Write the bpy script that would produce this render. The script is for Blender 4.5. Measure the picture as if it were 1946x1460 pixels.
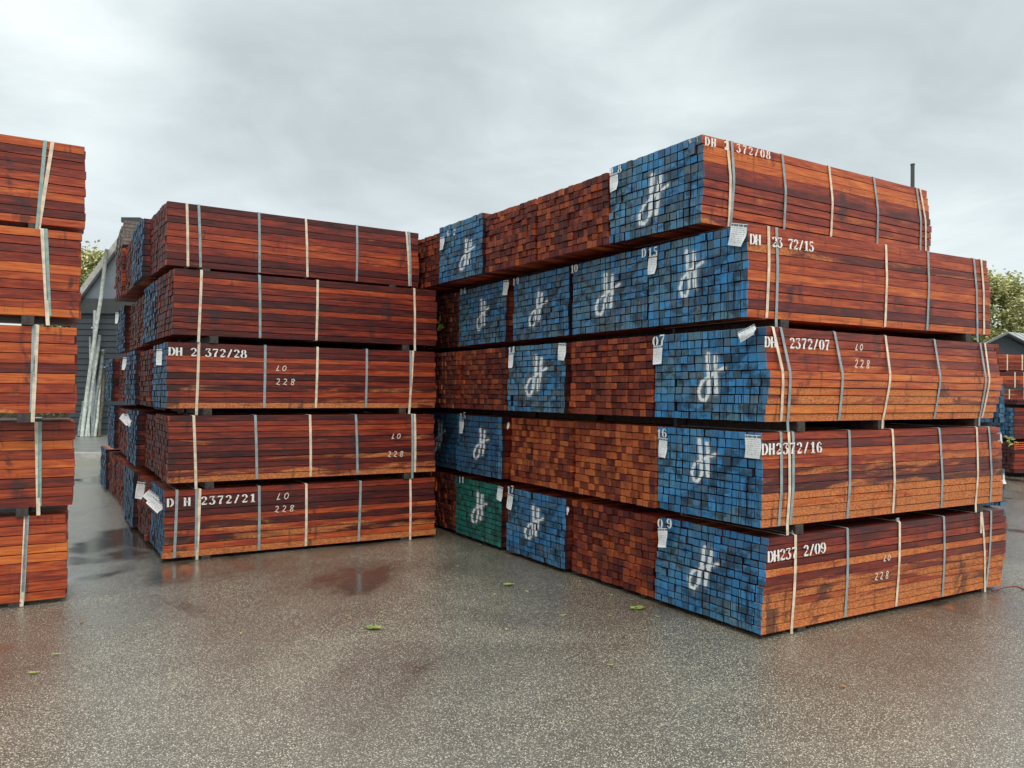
import bpy, math, random
from mathutils import Vector, Matrix
R = math.radians
random.seed(7)
for o in list(bpy.data.objects): bpy.data.objects.remove(o)
S = bpy.context.scene
COL = S.collection

# ------------------------------------------------------------ camera
F, CX, CY, ZC = 1519.3, 973.0, 730.0, 1.82
cam = bpy.data.cameras.new('camera')
cam.lens = 36 * F / 1946; cam.sensor_width = 36; cam.clip_start = .05; cam.clip_end = 3000
co = bpy.data.objects.new('camera', cam); COL.objects.link(co)
CR = Matrix.Rotation(R(90.626), 3, 'X') @ Matrix.Rotation(R(.529), 3, 'Z')
co.matrix_world = Matrix.Translation((0, 0, ZC)) @ CR.to_4x4()
S.camera = co
S.render.resolution_x, S.render.resolution_y = 1024, 768
S.view_settings.view_transform = 'Standard'; S.view_settings.look = 'None'
S.view_settings.gamma = 1; S.view_settings.exposure = 0.27

# ------------------------------------------------------------ node helpers
class NT:
    def __init__(s, tree): s.t = tree; s.n = tree.nodes; s.l = tree.links; s.n.clear()
    def new(s, typ, **kw):
        nd = s.n.new(typ)
        for k, v in kw.items(): setattr(nd, k, v)
        return nd
    def set(s, sock, v):
        if hasattr(v, 'is_linked') or isinstance(v, bpy.types.NodeSocket): s.l.new(v, sock)
        elif isinstance(v, (tuple, list)) and len(v) == 3 and sock.type == 'RGBA': sock.default_value = (*v, 1)
        else: sock.default_value = v
    def m(s, op, a, b=0.0, c=None, clamp=False):
        nd = s.new('ShaderNodeMath', operation=op, use_clamp=clamp)
        s.set(nd.inputs[0], a); s.set(nd.inputs[1], b)
        if c is not None: s.set(nd.inputs[2], c)
        return nd.outputs[0]
    def v(s, op, a, b=None):
        nd = s.new('ShaderNodeVectorMath', operation=op); s.set(nd.inputs[0], a)
        if b is not None: s.set(nd.inputs[1], b)
        return nd.outputs[1] if op in ('LENGTH', 'DISTANCE', 'DOT_PRODUCT') else nd.outputs[0]
    def comb(s, x, y, z):
        nd = s.new('ShaderNodeCombineXYZ')
        for i, q in enumerate((x, y, z)): s.set(nd.inputs[i], q)
        return nd.outputs[0]
    def sep(s, a):
        nd = s.new('ShaderNodeSeparateXYZ'); s.set(nd.inputs[0], a); return nd.outputs
    def noise(s, vec, scale=1, detail=4, rough=.55, dist=0):
        nd = s.new('ShaderNodeTexNoise'); s.set(nd.inputs['Vector'], vec)
        for k, q in (('Scale', scale), ('Detail', detail), ('Roughness', rough), ('Distortion', dist)): s.set(nd.inputs[k], q)
        return nd.outputs[0]
    def mix(s, f, a, b, mode='MIX'):
        nd = s.new('ShaderNodeMix', data_type='RGBA', blend_type=mode)
        s.set(nd.inputs[0], f); s.set(nd.inputs[6], a); s.set(nd.inputs[7], b); return nd.outputs[2]
    def ramp(s, f, pts):
        nd = s.new('ShaderNodeValToRGB'); e = nd.color_ramp.elements
        while len(e) < len(pts): e.new(.5)
        for i, (p, c) in enumerate(pts): e[i].position = p; e[i].color = (*c, 1) if len(c) == 3 else c
        s.set(nd.inputs[0], f); return nd.outputs[0]
    def step(s, x, lo, hi):
        nd = s.new('ShaderNodeMapRange', interpolation_type='SMOOTHSTEP')
        s.set(nd.inputs[0], x); s.set(nd.inputs[1], lo); s.set(nd.inputs[2], hi); return nd.outputs[0]
    def bump(s, h, strength=.3, dist=.002):
        nd = s.new('ShaderNodeBump'); nd.inputs['Strength'].default_value = strength
        nd.inputs['Distance'].default_value = dist; s.set(nd.inputs['Height'], h); return nd.outputs[0]
def mat(name, fn):
    m = bpy.data.materials.new(name); m.use_nodes = True
    n = NT(m.node_tree); out = n.new('ShaderNodeOutputMaterial'); b = n.new('ShaderNodeBsdfPrincipled')
    n.l.new(b.outputs[0], out.inputs[0])
    d = fn(n)
    for k, q in d.items(): n.set(b.inputs[k], q)
    return m
def objco(n): return n.new('ShaderNodeTexCoord').outputs['Object']
def plain(name, col, rough=.5, metal=0, var=.25, scale=12):
    def f(n):
        x = n.noise(objco(n), scale, 5)
        c = n.mix(n.step(x, .3, .7), tuple(q * (1 - var) for q in col), tuple(min(1, q * (1 + var)) for q in col))
        return {'Base Color': c, 'Roughness': rough, 'Metallic': metal, 'Normal': n.bump(n.noise(objco(n), scale * 4, 4), .2, .003)}
    return mat(name, f)

# ------------------------------------------------------------ world: overcast sky with broken grey cloud
SUN_EL, SUN_ROT = 50, 155
w = bpy.data.worlds.new('World'); S.world = w; w.use_nodes = True
n = NT(w.node_tree)
out = n.new('ShaderNodeOutputWorld'); bg = n.new('ShaderNodeBackground'); n.l.new(bg.outputs[0], out.inputs[0])
sky = n.new('ShaderNodeTexSky', sky_type='NISHITA'); sky.sun_disc = False
sky.sun_elevation = R(SUN_EL); sky.sun_rotation = R(SUN_ROT)
d = n.new('ShaderNodeTexCoord').outputs['Generated']
dx, dy, dz = n.sep(d)
up = n.m('MAXIMUM', dz, 0.0)
inv = n.m('DIVIDE', 1.0, n.m('ADD', up, .22))
cp = n.comb(n.m('MULTIPLY', dx, inv), n.m('MULTIPLY', dy, inv), n.m('MULTIPLY', up, .6))
c1 = n.noise(n.v('ADD', cp, (5.3, 2.1, 0.7)), .85, 5, .5, .25)
c2 = n.noise(n.v('ADD', cp, (1.3, 7.1, 3.7)), 2.4, 6, .55, .5)
def blob(az, el, r):                       # a bank of cloud in this direction of the sky
    v = (math.sin(R(az)) * math.cos(R(el)), math.cos(R(az)) * math.cos(R(el)), math.sin(R(el)))
    return n.step(n.v('DISTANCE', d, v), r, 0.0)
cl = n.m('ADD', n.m('MULTIPLY', c1, .58), n.m('MULTIPLY', c2, .42))
cl = n.m('ADD', cl, n.m('MULTIPLY', blob(-30, 21, .2), .12))
cl = n.m('ADD', cl, n.m('MULTIPLY', blob(-14, 21, .3), -.09))
cl = n.m('ADD', cl, n.m('MULTIPLY', blob(24, 24, .35), -.06))
cl = n.m('ADD', cl, n.m('MULTIPLY', blob(3, 27, .2), .05))
lum = n.ramp(cl, [(.36, (.48, .535, .55)), (.47, (.575, .64, .655)), (.56, (.69, .76, .775)), (.68, (.86, .92, .93))])
hz = n.step(dz, .30, .0)
lum = n.mix(n.m('MULTIPLY', hz, .75), lum, (.77, .85, .865))
zen = n.m('ADD', 1.0, n.m('MULTIPLY', n.step(dz, .46, .95), 1.5))      # an overcast sky is brightest overhead
lum = n.mix(1.0, lum, n.comb(zen, zen, zen), 'MULTIPLY')
lum10 = n.mix(1.0, lum, (10.0, 10.0, 10.0), 'MULTIPLY')
for nd in n.n:
    if nd.bl_idname == 'ShaderNodeMix': nd.clamp_result = False
n.set(bg.inputs[0], n.mix(.94, sky.outputs[0], lum10)); bg.inputs[1].default_value = .1
sun = bpy.data.lights.new('sun', 'SUN'); sun.energy = 1.5; sun.angle = R(25); sun.color = (1, .95, .88)
so = bpy.data.objects.new('sun', sun); COL.objects.link(so)
# light travels from behind the camera's right shoulder
sd = Vector((math.sin(R(SUN_ROT)) * math.cos(R(SUN_EL)), math.cos(R(SUN_ROT)) * math.cos(R(SUN_EL)), math.sin(R(SUN_EL))))
so.rotation_euler = sd.to_track_quat('Z', 'Y').to_euler()

# ------------------------------------------------------------ materials
def attr(n, name='bc'):
    a = n.new('ShaderNodeAttribute'); a.attribute_name = name
    r, g, b = n.sep(a.outputs['Vector']); return r, g, b, a.outputs['Alpha']
def wood_side(n, gap_shade=False):
    r, g, b, a = attr(n); o = objco(n)
    off = n.comb(n.m('MULTIPLY', r, 37), n.m('MULTIPLY', g, 53), n.m('MULTIPLY', g, 91))
    p = n.v('ADD', o, off)
    g1 = n.noise(n.v('MULTIPLY', p, (1.1, 11, 11)), 1, 6, .62, 1.8)
    g2 = n.noise(n.v('MULTIPLY', p, (5, 120, 120)), 1, 3, .6)
    g3 = n.noise(n.v('MULTIPLY', p, (1.5, 24, 24)), 1, 5, .62, 3.2)
    t = n.m('ADD', n.m('MULTIPLY', g1, .62), n.m('MULTIPLY', g3, .46))
    t = n.m('SUBTRACT', n.m('ADD', t, n.m('MULTIPLY', n.m('SUBTRACT', g2, .5), .34)), .075)
    t = n.m('ADD', t, n.m('MULTIPLY', n.m('SUBTRACT', r, .5), .50))
    c = n.ramp(t, [(.14, (.035, .008, .008)), (.32, (.118, .016, .011)), (.48, (.27, .036, .014)), (.63, (.47, .092, .020)), (.84, (.70, .215, .038))])
    # dry patches: paler, speckled
    dn = n.noise(n.v('MULTIPLY', p, (1.3, 9, 9)), 1, 6, .62, .6)
    dm = n.step(n.m('ADD', dn, n.m('MULTIPLY', b, .42)), .66, .83)
    sp = n.noise(n.v('MULTIPLY', p, (45, 95, 95)), 1, 4, .7)
    dc = n.mix(n.step(sp, .34, .68), (.36, .080, .026), (.72, .27, .075))
    c = n.mix(n.m('MULTIPLY', dm, .85), c, dc)
    # black stains of their own shape
    st = n.noise(n.v('ADD', n.v('MULTIPLY', o, (1.7, 1.2, 1.0)), n.comb(n.m('MULTIPLY', a, 47), 0, n.m('MULTIPLY', r, .25))), 1.6, 5, .65, .4)
    c = n.mix(n.m('MULTIPLY', n.step(st, .585, .66), .72), c, (.030, .020, .020))
    sm = n.noise(n.v('MULTIPLY', o, (14, 6, 2.0)), 1, 4, .6)
    c = n.mix(n.m('MULTIPLY', n.step(sm, .58, .70), .6), c, (.06, .022, .018))
    if gap_shade:                                            # shade of the gaps painted onto the board sides near the ends
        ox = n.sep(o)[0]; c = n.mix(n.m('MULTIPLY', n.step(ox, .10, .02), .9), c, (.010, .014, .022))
    ro = n.m('ADD', .34, n.m('MULTIPLY', n.m('ADD', dm, n.m('MULTIPLY', g3, .5)), .22))
    h = n.m('ADD', g2, g3)
    return {'Base Color': c, 'Roughness': ro, 'Normal': n.bump(h, .35, .0025), 'Specular IOR Level': .38}
M = {}
M['wood'] = mat('wet_hardwood', wood_side)
M['gap_shade'] = mat('wet_hardwood_gap_shade', lambda n: wood_side(n, True))
def wood_end(n):
    r, g, b, a = attr(n); o = objco(n)
    off = n.comb(n.m('MULTIPLY', r, 37), n.m('MULTIPLY', g, 53), n.m('MULTIPLY', r, 91))
    p = n.v('ADD', o, off)
    x, y, z = n.sep(p)
    rot = n.comb(n.m('MULTIPLY', g, 2), n.m('ADD', n.m('MULTIPLY', y, 22), n.m('MULTIPLY', z, n.m('MULTIPLY', n.m('SUBTRACT', g, .5), 60))), n.m('MULTIPLY', z, 40))
    k = n.noise(rot, 1.3, 5, .65, 1.5)
    sp = n.noise(p, 150, 3, .7)
    t = n.m('ADD', n.m('MULTIPLY', k, .45), n.m('MULTIPLY', n.m('POWER', r, 1.5), .62))
    t = n.m('ADD', t, n.m('MULTIPLY', n.m('SUBTRACT', sp, .5), .3))
    c = n.ramp(t, [(.10, (.028, .007, .008)), (.34, (.090, .015, .013)), (.54, (.18, .032, .018)), (.74, (.34, .070, .024)), (.96, (.56, .16, .04))])
    blot = n.noise(o, 2.2, 5, .6, .5)
    c = n.mix(n.m('MULTIPLY', n.step(blot, .56, .72), .7), c, (.045, .018, .018))
    c = n.mix(n.m('MULTIPLY', b, .40), c, (.48, .125, .034))
    c = n.mix(a, c, (.05, .024, .022))  # bare ends darkened per bundle, shade put into the wood colour
    return {'Base Color': c, 'Roughness': .6, 'Normal': n.bump(n.m('ADD', k, sp), .7, .004), 'Specular IOR Level': .28}
M['end'] = mat('sawn_hardwood_end', wood_end)
MARK = [((.26, .99), (.26, .22), .047), ((.43, .93), (.40, .20), .047), ((.60, .70), (.33, .58), .037), ((.33, .58), (.10, .42), .037),
        ((.10, .42), (.02, .24), .037), ((.02, .24), (.06, .07), .037), ((.06, .07), (.17, .05), .037), ((.17, .05), (.27, .24), .037)]
def painted(cA, cB):
    def f(n):
        r, g, b, a = attr(n); o = objco(n)
        off = n.comb(n.m('MULTIPLY', r, 37), n.m('MULTIPLY', g, 53), n.m('MULTIPLY', r, 91))
        p = n.v('ADD', o, off)
        k = n.noise(n.v('MULTIPLY', p, (8, 30, 12)), 1, 5, .65, .8)
        lo = n.noise(n.v('MULTIPLY', o, (1, 1.6, 2.4)), 1.5, 4, .6)
        t = n.m('ADD', n.m('MULTIPLY', r, .95), n.m('MULTIPLY', n.m('SUBTRACT', lo, .47), 2.4))
        t = n.m('ADD', t, n.m('MULTIPLY', n.m('SUBTRACT', k, .5), 1.0))
        t = n.m('ADD', t, n.m('MULTIPLY', n.m('SUBTRACT', a, .5), .9))
        c = n.mix(n.step(t, .05, .95), cA, cB)
        c = n.mix(n.m('MULTIPLY', n.step(g, .55, 1.0), .5), c, tuple(min(1, q * 1.7) for q in cA))
        c = n.mix(n.m('MULTIPLY', n.step(g, .35, .0), .55), c, tuple(q * .35 for q in cB))
        pt = n.noise(n.v('ADD', n.v('MULTIPLY', o, (1, 1.5, 2.0)), (9, 2, 5)), 1.1, 4, .6, .6)
        c = n.mix(n.m('MULTIPLY', n.step(pt, .50, .64), .45), c, (cA[0] * 3.2, cA[1] * 1.55, cA[2] * 1.05))
        c = n.mix(n.m('MULTIPLY', n.step(pt, .46, .34), .62), c, tuple(q * .38 for q in cA))
        c = n.mix(b, c, tuple(q * .28 for q in cA))                   # darkened per bundle: shade in alley and rows put into the paint
        x, y, z = n.sep(o)
        dr = n.noise(n.comb(n.m('MULTIPLY', y, 95), 0, n.m('MULTIPLY', z, 1.8)), 1, 3, .6)
        dm = n.noise(n.v('MULTIPLY', o, (1, 3, 2)), 1.3, 3)
        c = n.mix(n.m('MULTIPLY', n.m('MULTIPLY', n.step(dr, .53, .60), n.step(dm, .40, .54)), .88), c, (.012, .016, .024))
        wear = n.noise(p, 38, 5, .7, .4)
        c = n.mix(n.m('MULTIPLY', n.step(wear, .57, .68), .75), c, (.075, .045, .035))
        c = n.mix(n.m('MULTIPLY', n.step(n.noise(n.v('ADD', n.v('MULTIPLY', o, (1, 4, 6)), (3, 0, 0)), 1.2, 5, .65), .53, .62), .68), c, (.016, .026, .037))
        # sprayed sign, its strokes as soft capsules in the paint's own coordinates
        uv = n.new('ShaderNodeUVMap'); uv.uv_map = 'sprayed_sign'
        q = uv.outputs[0]; best = None
        wob = n.noise(n.v('MULTIPLY', q, (7, 7, 7)), 1, 3)
        for (A, B, rad) in MARK:
            A = Vector((*A, 0)); BA = Vector((*B, 0)) - A; L2 = BA.dot(BA)
            pa = n.v('SUBTRACT', q, tuple(A))
            h = n.m('DIVIDE', n.v('DOT_PRODUCT', pa, tuple(BA)), L2, clamp=True)
            sc = n.new('ShaderNodeVectorMath', operation='SCALE'); sc.inputs[0].default_value = tuple(BA); n.set(sc.inputs['Scale'], h)
            dd = n.m('SUBTRACT', n.v('LENGTH', n.v('SUBTRACT', pa, sc.outputs[0])), rad)
            best = dd if best is None else n.m('MINIMUM', best, dd)
        best = n.m('ADD', best, n.m('MULTIPLY', n.m('SUBTRACT', wob, .5), .04))
        core = n.step(best, .016, -.02); halo = n.m('MULTIPLY', n.step(best, .085, -.01), .16)
        mk = n.m('MULTIPLY', n.m('MAXIMUM', core, halo), n.m('SUBTRACT', 1.0, n.m('MULTIPLY', n.step(wear, .56, .66), .7)))
        c = n.mix(mk, c, (.80, .84, .84))
        return {'Base Color': c, 'Roughness': n.m('ADD', .48, n.m('MULTIPLY', k, .2)), 'Normal': n.bump(n.m('ADD', k, n.m('MULTIPLY', wear, .6)), .7, .004), 'Specular IOR Level': .28}
    return f
M['blue'] = mat('blue_painted_end', painted((.034, .19, .40), (.105, .150, .170)))
M['green'] = mat('green_painted_end', painted((.010, .16, .13), (.030, .13, .115)))
M['greywood'] = plain('weathered_grey_board', (.15, .125, .11), .7, 0, .4, 20)
M['bearer'] = plain('dark_bearer_wood', (.045, .032, .026), .6, 0, .5, 25)
M['cream'] = plain('cream_strap', (.68, .56, .42), .45, 0, .22, 16)
M['grey'] = plain('grey_strap', (.27, .33, .335), .4, 0, .18, 16)
M['green_strap'] = plain('green_grey_strap', (.24, .36, .33), .4, 0, .18, 16)
M['steel'] = plain('galvanised_steel', (.45, .47, .48), .35, .6)
M['white'] = mat('white_stencil_paint', lambda n: {'Base Color': n.mix(n.step(n.noise(objco(n), 42, 6, .75), .54, .64), (.80, .80, .76), (.34, .16, .11)), 'Roughness': .5})
M['chalk'] = mat('pale_wax_crayon', lambda n: {'Base Color': n.mix(n.step(n.noise(objco(n), 150, 3), .55, .7), (.74, .62, .55), (.40, .2, .14)), 'Roughness': .8})
def paper(n):
    uv = n.new('ShaderNodeUVMap'); uv.uv_map = 'sheet'; u, v, _ = n.sep(uv.outputs[0])
    head = n.m('MULTIPLY', n.m('MULTIPLY', n.m('GREATER_THAN', v, .87), n.m('LESS_THAN', v, .965)), n.m('GREATER_THAN', n.noise(n.comb(n.m('MULTIPLY', u, 14), 0, 0), 1, 1), .42))
    row = n.m('GREATER_THAN', n.m('FRACT', n.m('MULTIPLY', v, 11)), .55)
    ink = n.m('MULTIPLY', row, n.m('GREATER_THAN', n.noise(n.comb(n.m('MULTIPLY', u, 30), n.m('MULTIPLY', n.m('FLOOR', n.m('MULTIPLY', v, 11)), 7.3), 0), 1, 2), .52))
    inn = n.m('MULTIPLY', n.m('MULTIPLY', n.m('GREATER_THAN', u, .1), n.m('LESS_THAN', u, .9)), n.m('MULTIPLY', n.m('LESS_THAN', v, .84), n.m('GREATER_THAN', v, .1)))
    k = n.m('MAXIMUM', n.m('MULTIPLY', head, .9), n.m('MULTIPLY', n.m('MULTIPLY', ink, inn), .62))
    return {'Base Color': n.mix(k, (.80, .81, .80), (.04, .04, .05)), 'Roughness': .6}
M['paper'] = mat('printed_paper', paper)
M['cladding'] = plain('dark_grey_cladding', (.034, .042, .050), .6, 0, .12, 3)
M['gable'] = plain('pale_grey_gable_board', (.17, .19, .215), .6, 0, .10, 2)
M['fascia'] = plain('dark_fascia', (.045, .05, .047), .5, 0, .1, 4)
M['tile'] = plain('grey_roof_sheet', (.36, .38, .40), .45, 0, .15, 3)
M['pipe'] = plain('pale_pipe', (.40, .43, .38), .4, 0, .25, 9)
M['pipe_dark'] = plain('weathered_pipe', (.16, .185, .17), .5, 0, .4, 8)
M['bark'] = plain('bark', (.09, .075, .047), .85, 0, .35, 10)
M['orange_net'] = plain('orange_red_netting', (.62, .10, .03), .5)
M['redrag'] = plain('dull_red_webbing', (.20, .05, .04), .5)
def leafm(name, a, b):
    def f(n):
        r, g, bb, al = attr(n)
        return {'Base Color': n.mix(r, a, b), 'Roughness': .5, 'Transmission Weight': 0.0, 'Subsurface Weight': 0.0}
    return mat(name, f)
M['foliage'] = leafm('autumn_foliage_hazed', (.25, .29, .11), (.66, .62, .30))  # leaf colours paled, distance haze put into the colour
M['hedge'] = leafm('hedge_foliage', (.05, .08, .03), (.22, .26, .10))
M['leaf'] = leafm('fallen_leaf_green', (.06, .17, .035), (.36, .38, .085))
M['leaf_brown'] = leafm('fallen_leaf_brown', (.05, .02, .015), (.55, .25, .05))
def asphalt(n):
    o = objco(n); x, y, z = n.sep(o)
    wob = n.v('ADD', o, n.v('SCALE', n.comb(0, 0, 0)))
    def vor(scale):
        v = n.new('ShaderNodeTexVoronoi'); n.set(v.inputs['Vector'], o); v.inputs['Scale'].default_value = scale
        return v.outputs['Distance'], n.sep(v.outputs['Color'])
    d1, c1 = vor(125); d2, c2 = vor(250)
    big = n.noise(o, .55, 4, .55, .6); mid = n.noise(o, 2.6, 5, .6)
    st1 = n.m('MULTIPLY', n.m('GREATER_THAN', n.m('ADD', c1[0], n.m('MULTIPLY', n.m('SUBTRACT', mid, .5), .5)), .50), n.step(d1, .55, .38))
    st2 = n.m('MULTIPLY', n.m('GREATER_THAN', c2[0], .36), n.step(d2, .60, .35))
    base = n.mix(n.step(n.m('ADD', n.m('MULTIPLY', big, .6), n.m('MULTIPLY', mid, .4)), .36, .66), (.075, .066, .050), (.135, .120, .092))
    stone = n.mix(n.m('POWER', c1[1], 1.3), (.14, .12, .09), (.92, .84, .66)); stone2 = n.mix(n.m('POWER', c2[1], 1.2), (.13, .11, .085), (.70, .63, .49))
    c = n.mix(n.m('MULTIPLY', st2, .8), base, stone2); c = n.mix(st1, c, stone)
    # puddles: standing water closes over the stones
    pw = n.m('ADD', n.noise(n.v('MULTIPLY', o, (1, .8, 1)), .5, 4, .55, .8), 0.0)
    def ell(cx, cy, rx, ry, k):
        return n.m('MULTIPLY', n.step(n.v('LENGTH', n.comb(n.m('DIVIDE', n.m('SUBTRACT', x, cx), rx), n.m('DIVIDE', n.m('SUBTRACT', y, cy), ry), 0)), 1.0, .2), k)
    for e in ((-4.6, 9.5, 1.2, 3.6, .20), (-3.3, 5.6, .8, 1.6, .13), (-1.8, 7.9, 2.0, 1.0, .05), (6.4, 8.4, 1.6, 3.6, .16), (.2, 8.3, .8, .9, .06), (-7, 16, 3, 4, .12), (3.6, 4.4, .8, 1.6, .08)):
        pw = n.m('ADD', pw, ell(*e))
    pw = n.m('ADD', pw, n.m('MULTIPLY', n.m('SUBTRACT', mid, .5), .14))
    pud = n.step(pw, .58, .68)
    damp = n.step(pw, .42, .60)
    c = n.mix(n.m('MULTIPLY', damp, .22), c, (.035, .028, .021))
    c = n.mix(n.m('MULTIPLY', pud, .62), c, (.018, .016, .014))
    hgt = n.m('ADD', n.m('MULTIPLY', n.m('SUBTRACT', 1.0, d1), .7), n.m('MULTIPLY', n.m('SUBTRACT', 1.0, d2), .5))
    hgt = n.m('MULTIPLY', hgt, n.m('SUBTRACT', 1.0, n.m('MULTIPLY', pud, .93)))
    hgt = n.m('ADD', hgt, n.m('MULTIPLY', mid, .8))
    b = n.new('ShaderNodeBump'); b.inputs['Distance'].default_value = .005; b.inputs['Strength'].default_value = .30
    n.set(b.inputs['Height'], hgt)
    ro = n.m('SUBTRACT', n.m('ADD', .08, n.m('MULTIPLY', n.noise(o, 30, 3), .12)), n.m('ADD', n.m('MULTIPLY', pud, .22), n.m('MULTIPLY', damp, .05)))
    b2 = n.new('ShaderNodeBump'); b2.inputs['Distance'].default_value = .005; b2.inputs['Strength'].default_value = .65; n.set(b2.inputs['Height'], hgt)
    film = n.m('ADD', .6, n.m('MULTIPLY', damp, .4))
    return {'Base Color': c, 'Roughness': n.m('ADD', n.m('MAXIMUM', ro, .05), .1), 'Normal': b.outputs[0], 'IOR': 1.5, 'Coat Weight': film, 'Coat Roughness': n.m('MAXIMUM', n.m('SUBTRACT', .10, n.m('MULTIPLY', pud, .08)), .02), 'Coat IOR': 1.8, 'Coat Normal': b2.outputs[0]}
M['asphalt'] = mat('wet_asphalt', asphalt)
M['concrete'] = plain('wet_concrete', (.17, .165, .15), .35, 0, .25, 3)
M['kerb'] = plain('kerb_concrete', (.38, .37, .34), .5, 0, .15, 6)

# ------------------------------------------------------------ mesh helpers
def link(name, verts, faces, mats, parent=None, midx=None, cols=None, smooth=False):
    me = bpy.data.meshes.new(name); me.from_pydata([tuple(v) for v in verts], [], faces)
    for m in (mats if isinstance(mats, (list, tuple)) else [mats]): me.materials.append(m)
    if midx: me.polygons.foreach_set('material_index', midx)
    if cols:
        at = me.attributes.new('bc', 'FLOAT_COLOR', 'CORNER'); buf = []
        for p in me.polygons: buf += list(cols[p.index]) * p.loop_total
        at.data.foreach_set('color', buf)
    if smooth: me.polygons.foreach_set('use_smooth', [True] * len(me.polygons))
    me.update(); o = bpy.data.objects.new(name, me); COL.objects.link(o)
    if parent: o.parent = parent
    return o
def tag(o, label=None, cat=None, group=None, kind=None):
    for k, v in (('label', label), ('category', cat), ('group', group), ('kind', kind)):
        if v: o[k] = v
    return o
def empty(name, loc, rz=0):
    o = bpy.data.objects.new(name, None); COL.objects.link(o); o.location = loc; o.rotation_euler = (0, 0, rz)
    o.empty_display_size = .2; return o
class MB:
    def __init__(s): s.v = []; s.f = []; s.c = []; s.m = []
    def box(s, x0, x1, y0, y1, z0, z1, T=None):
        k = len(s.v)
        for x in (x0, x1):
            for y in (y0, y1):
                for z in (z0, z1):
                    p = Vector((x, y, z)); s.v.append(T @ p if T else p)
        for q in ((0, 1, 3, 2), (4, 6, 7, 5), (0, 4, 5, 1), (2, 3, 7, 6), (0, 2, 6, 4), (1, 5, 7, 3)): s.f.append([k + i for i in q])
    def tube(s, pts, rad, seg=10):
        k = len(s.v); pts = [Vector(p) for p in pts]
        for i, p in enumerate(pts):
            t = (pts[min(i + 1, len(pts) - 1)] - pts[max(i - 1, 0)]).normalized()
            a = t.cross(Vector((0, 1, .13))).normalized(); b = t.cross(a)
            r = rad[i] if isinstance(rad, (list, tuple)) else rad
            for j in range(seg):
                q = 2 * math.pi * j / seg; s.v.append(p + a * r * math.cos(q) + b * r * math.sin(q))
        for i in range(len(pts) - 1):
            for j in range(seg):
                s.f.append([k + i * seg + j, k + i * seg + (j + 1) % seg, k + (i + 1) * seg + (j + 1) % seg, k + (i + 1) * seg + j])
        s.f.append([k + j for j in range(seg)]); s.f.append([k + (len(pts) - 1) * seg + j for j in reversed(range(seg))])
    def board(s, x0, x1, y0, y1, z0, z1, col, m0, m1, tilt=0.0, rnd=random):
        k = len(s.v); i, e = .003, .0018; J = [(rnd.uniform(-.0012, .0022), rnd.uniform(-.0012, .0022)) for _ in range(4)]; sk = [rnd.uniform(-.002, .002) for _ in range(4)]
        for (x, q) in ((x0, e), (x0 + i, 0), (x1 - i, 0), (x1, e)):
            tx = tilt * (x - x0) / max(.1, x1 - x0)
            for c_, (y, z) in enumerate(((y0 + q + J[0][0], z0 + q + J[0][1]), (y1 - q - J[1][0], z0 + q + J[1][1]), (y1 - q - J[2][0], z1 - q - J[2][1]), (y0 + q + J[3][0], z1 - q - J[3][1]))): s.v.append((x + sk[c_], y, z + tx))
        for r_ in range(3):
            for j in range(4):
                s.f.append([k + r_ * 4 + j, k + r_ * 4 + (j + 1) % 4, k + (r_ + 1) * 4 + (j + 1) % 4, k + (r_ + 1) * 4 + j]); s.c.append(col)
                s.m.append(0 if r_ == 1 else (1 if r_ == 0 else 2))
        s.f.append([k + 3, k + 2, k + 1, k]); s.c.append(col); s.m.append(1)
        s.f.append([k + 12, k + 13, k + 14, k + 15]); s.c.append(col); s.m.append(2)
    def build(s, name, m, parent=None, smooth=False):
        return link(name, s.v, s.f, m, parent, s.m or None, s.c or None, smooth)
def hexo(name, poly_bottom, poly_top, m, parent=None):
    k = len(poly_bottom); v = list(poly_bottom) + list(poly_top)
    f = [list(range(k))[::-1], [k + i for i in range(k)]] + [[i, (i + 1) % k, k + (i + 1) % k, k + i] for i in range(k)]
    return link(name, v, f, m, parent)

# rays through points measured on the photograph: used to read real positions on real faces
def ray(px, py): return CR @ Vector(((px - CX) / F, -(py - CY) / F, -1))
def ground(px, py, z=0.0):
    d = ray(px, py); t = (z - ZC) / d.z; return Vector((d.x * t, d.y * t, z))
def at_depth(px, py, D):
    d = ray(px, py); t = D / d.y; return Vector((d.x * t, D, ZC + d.z * t))

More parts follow.
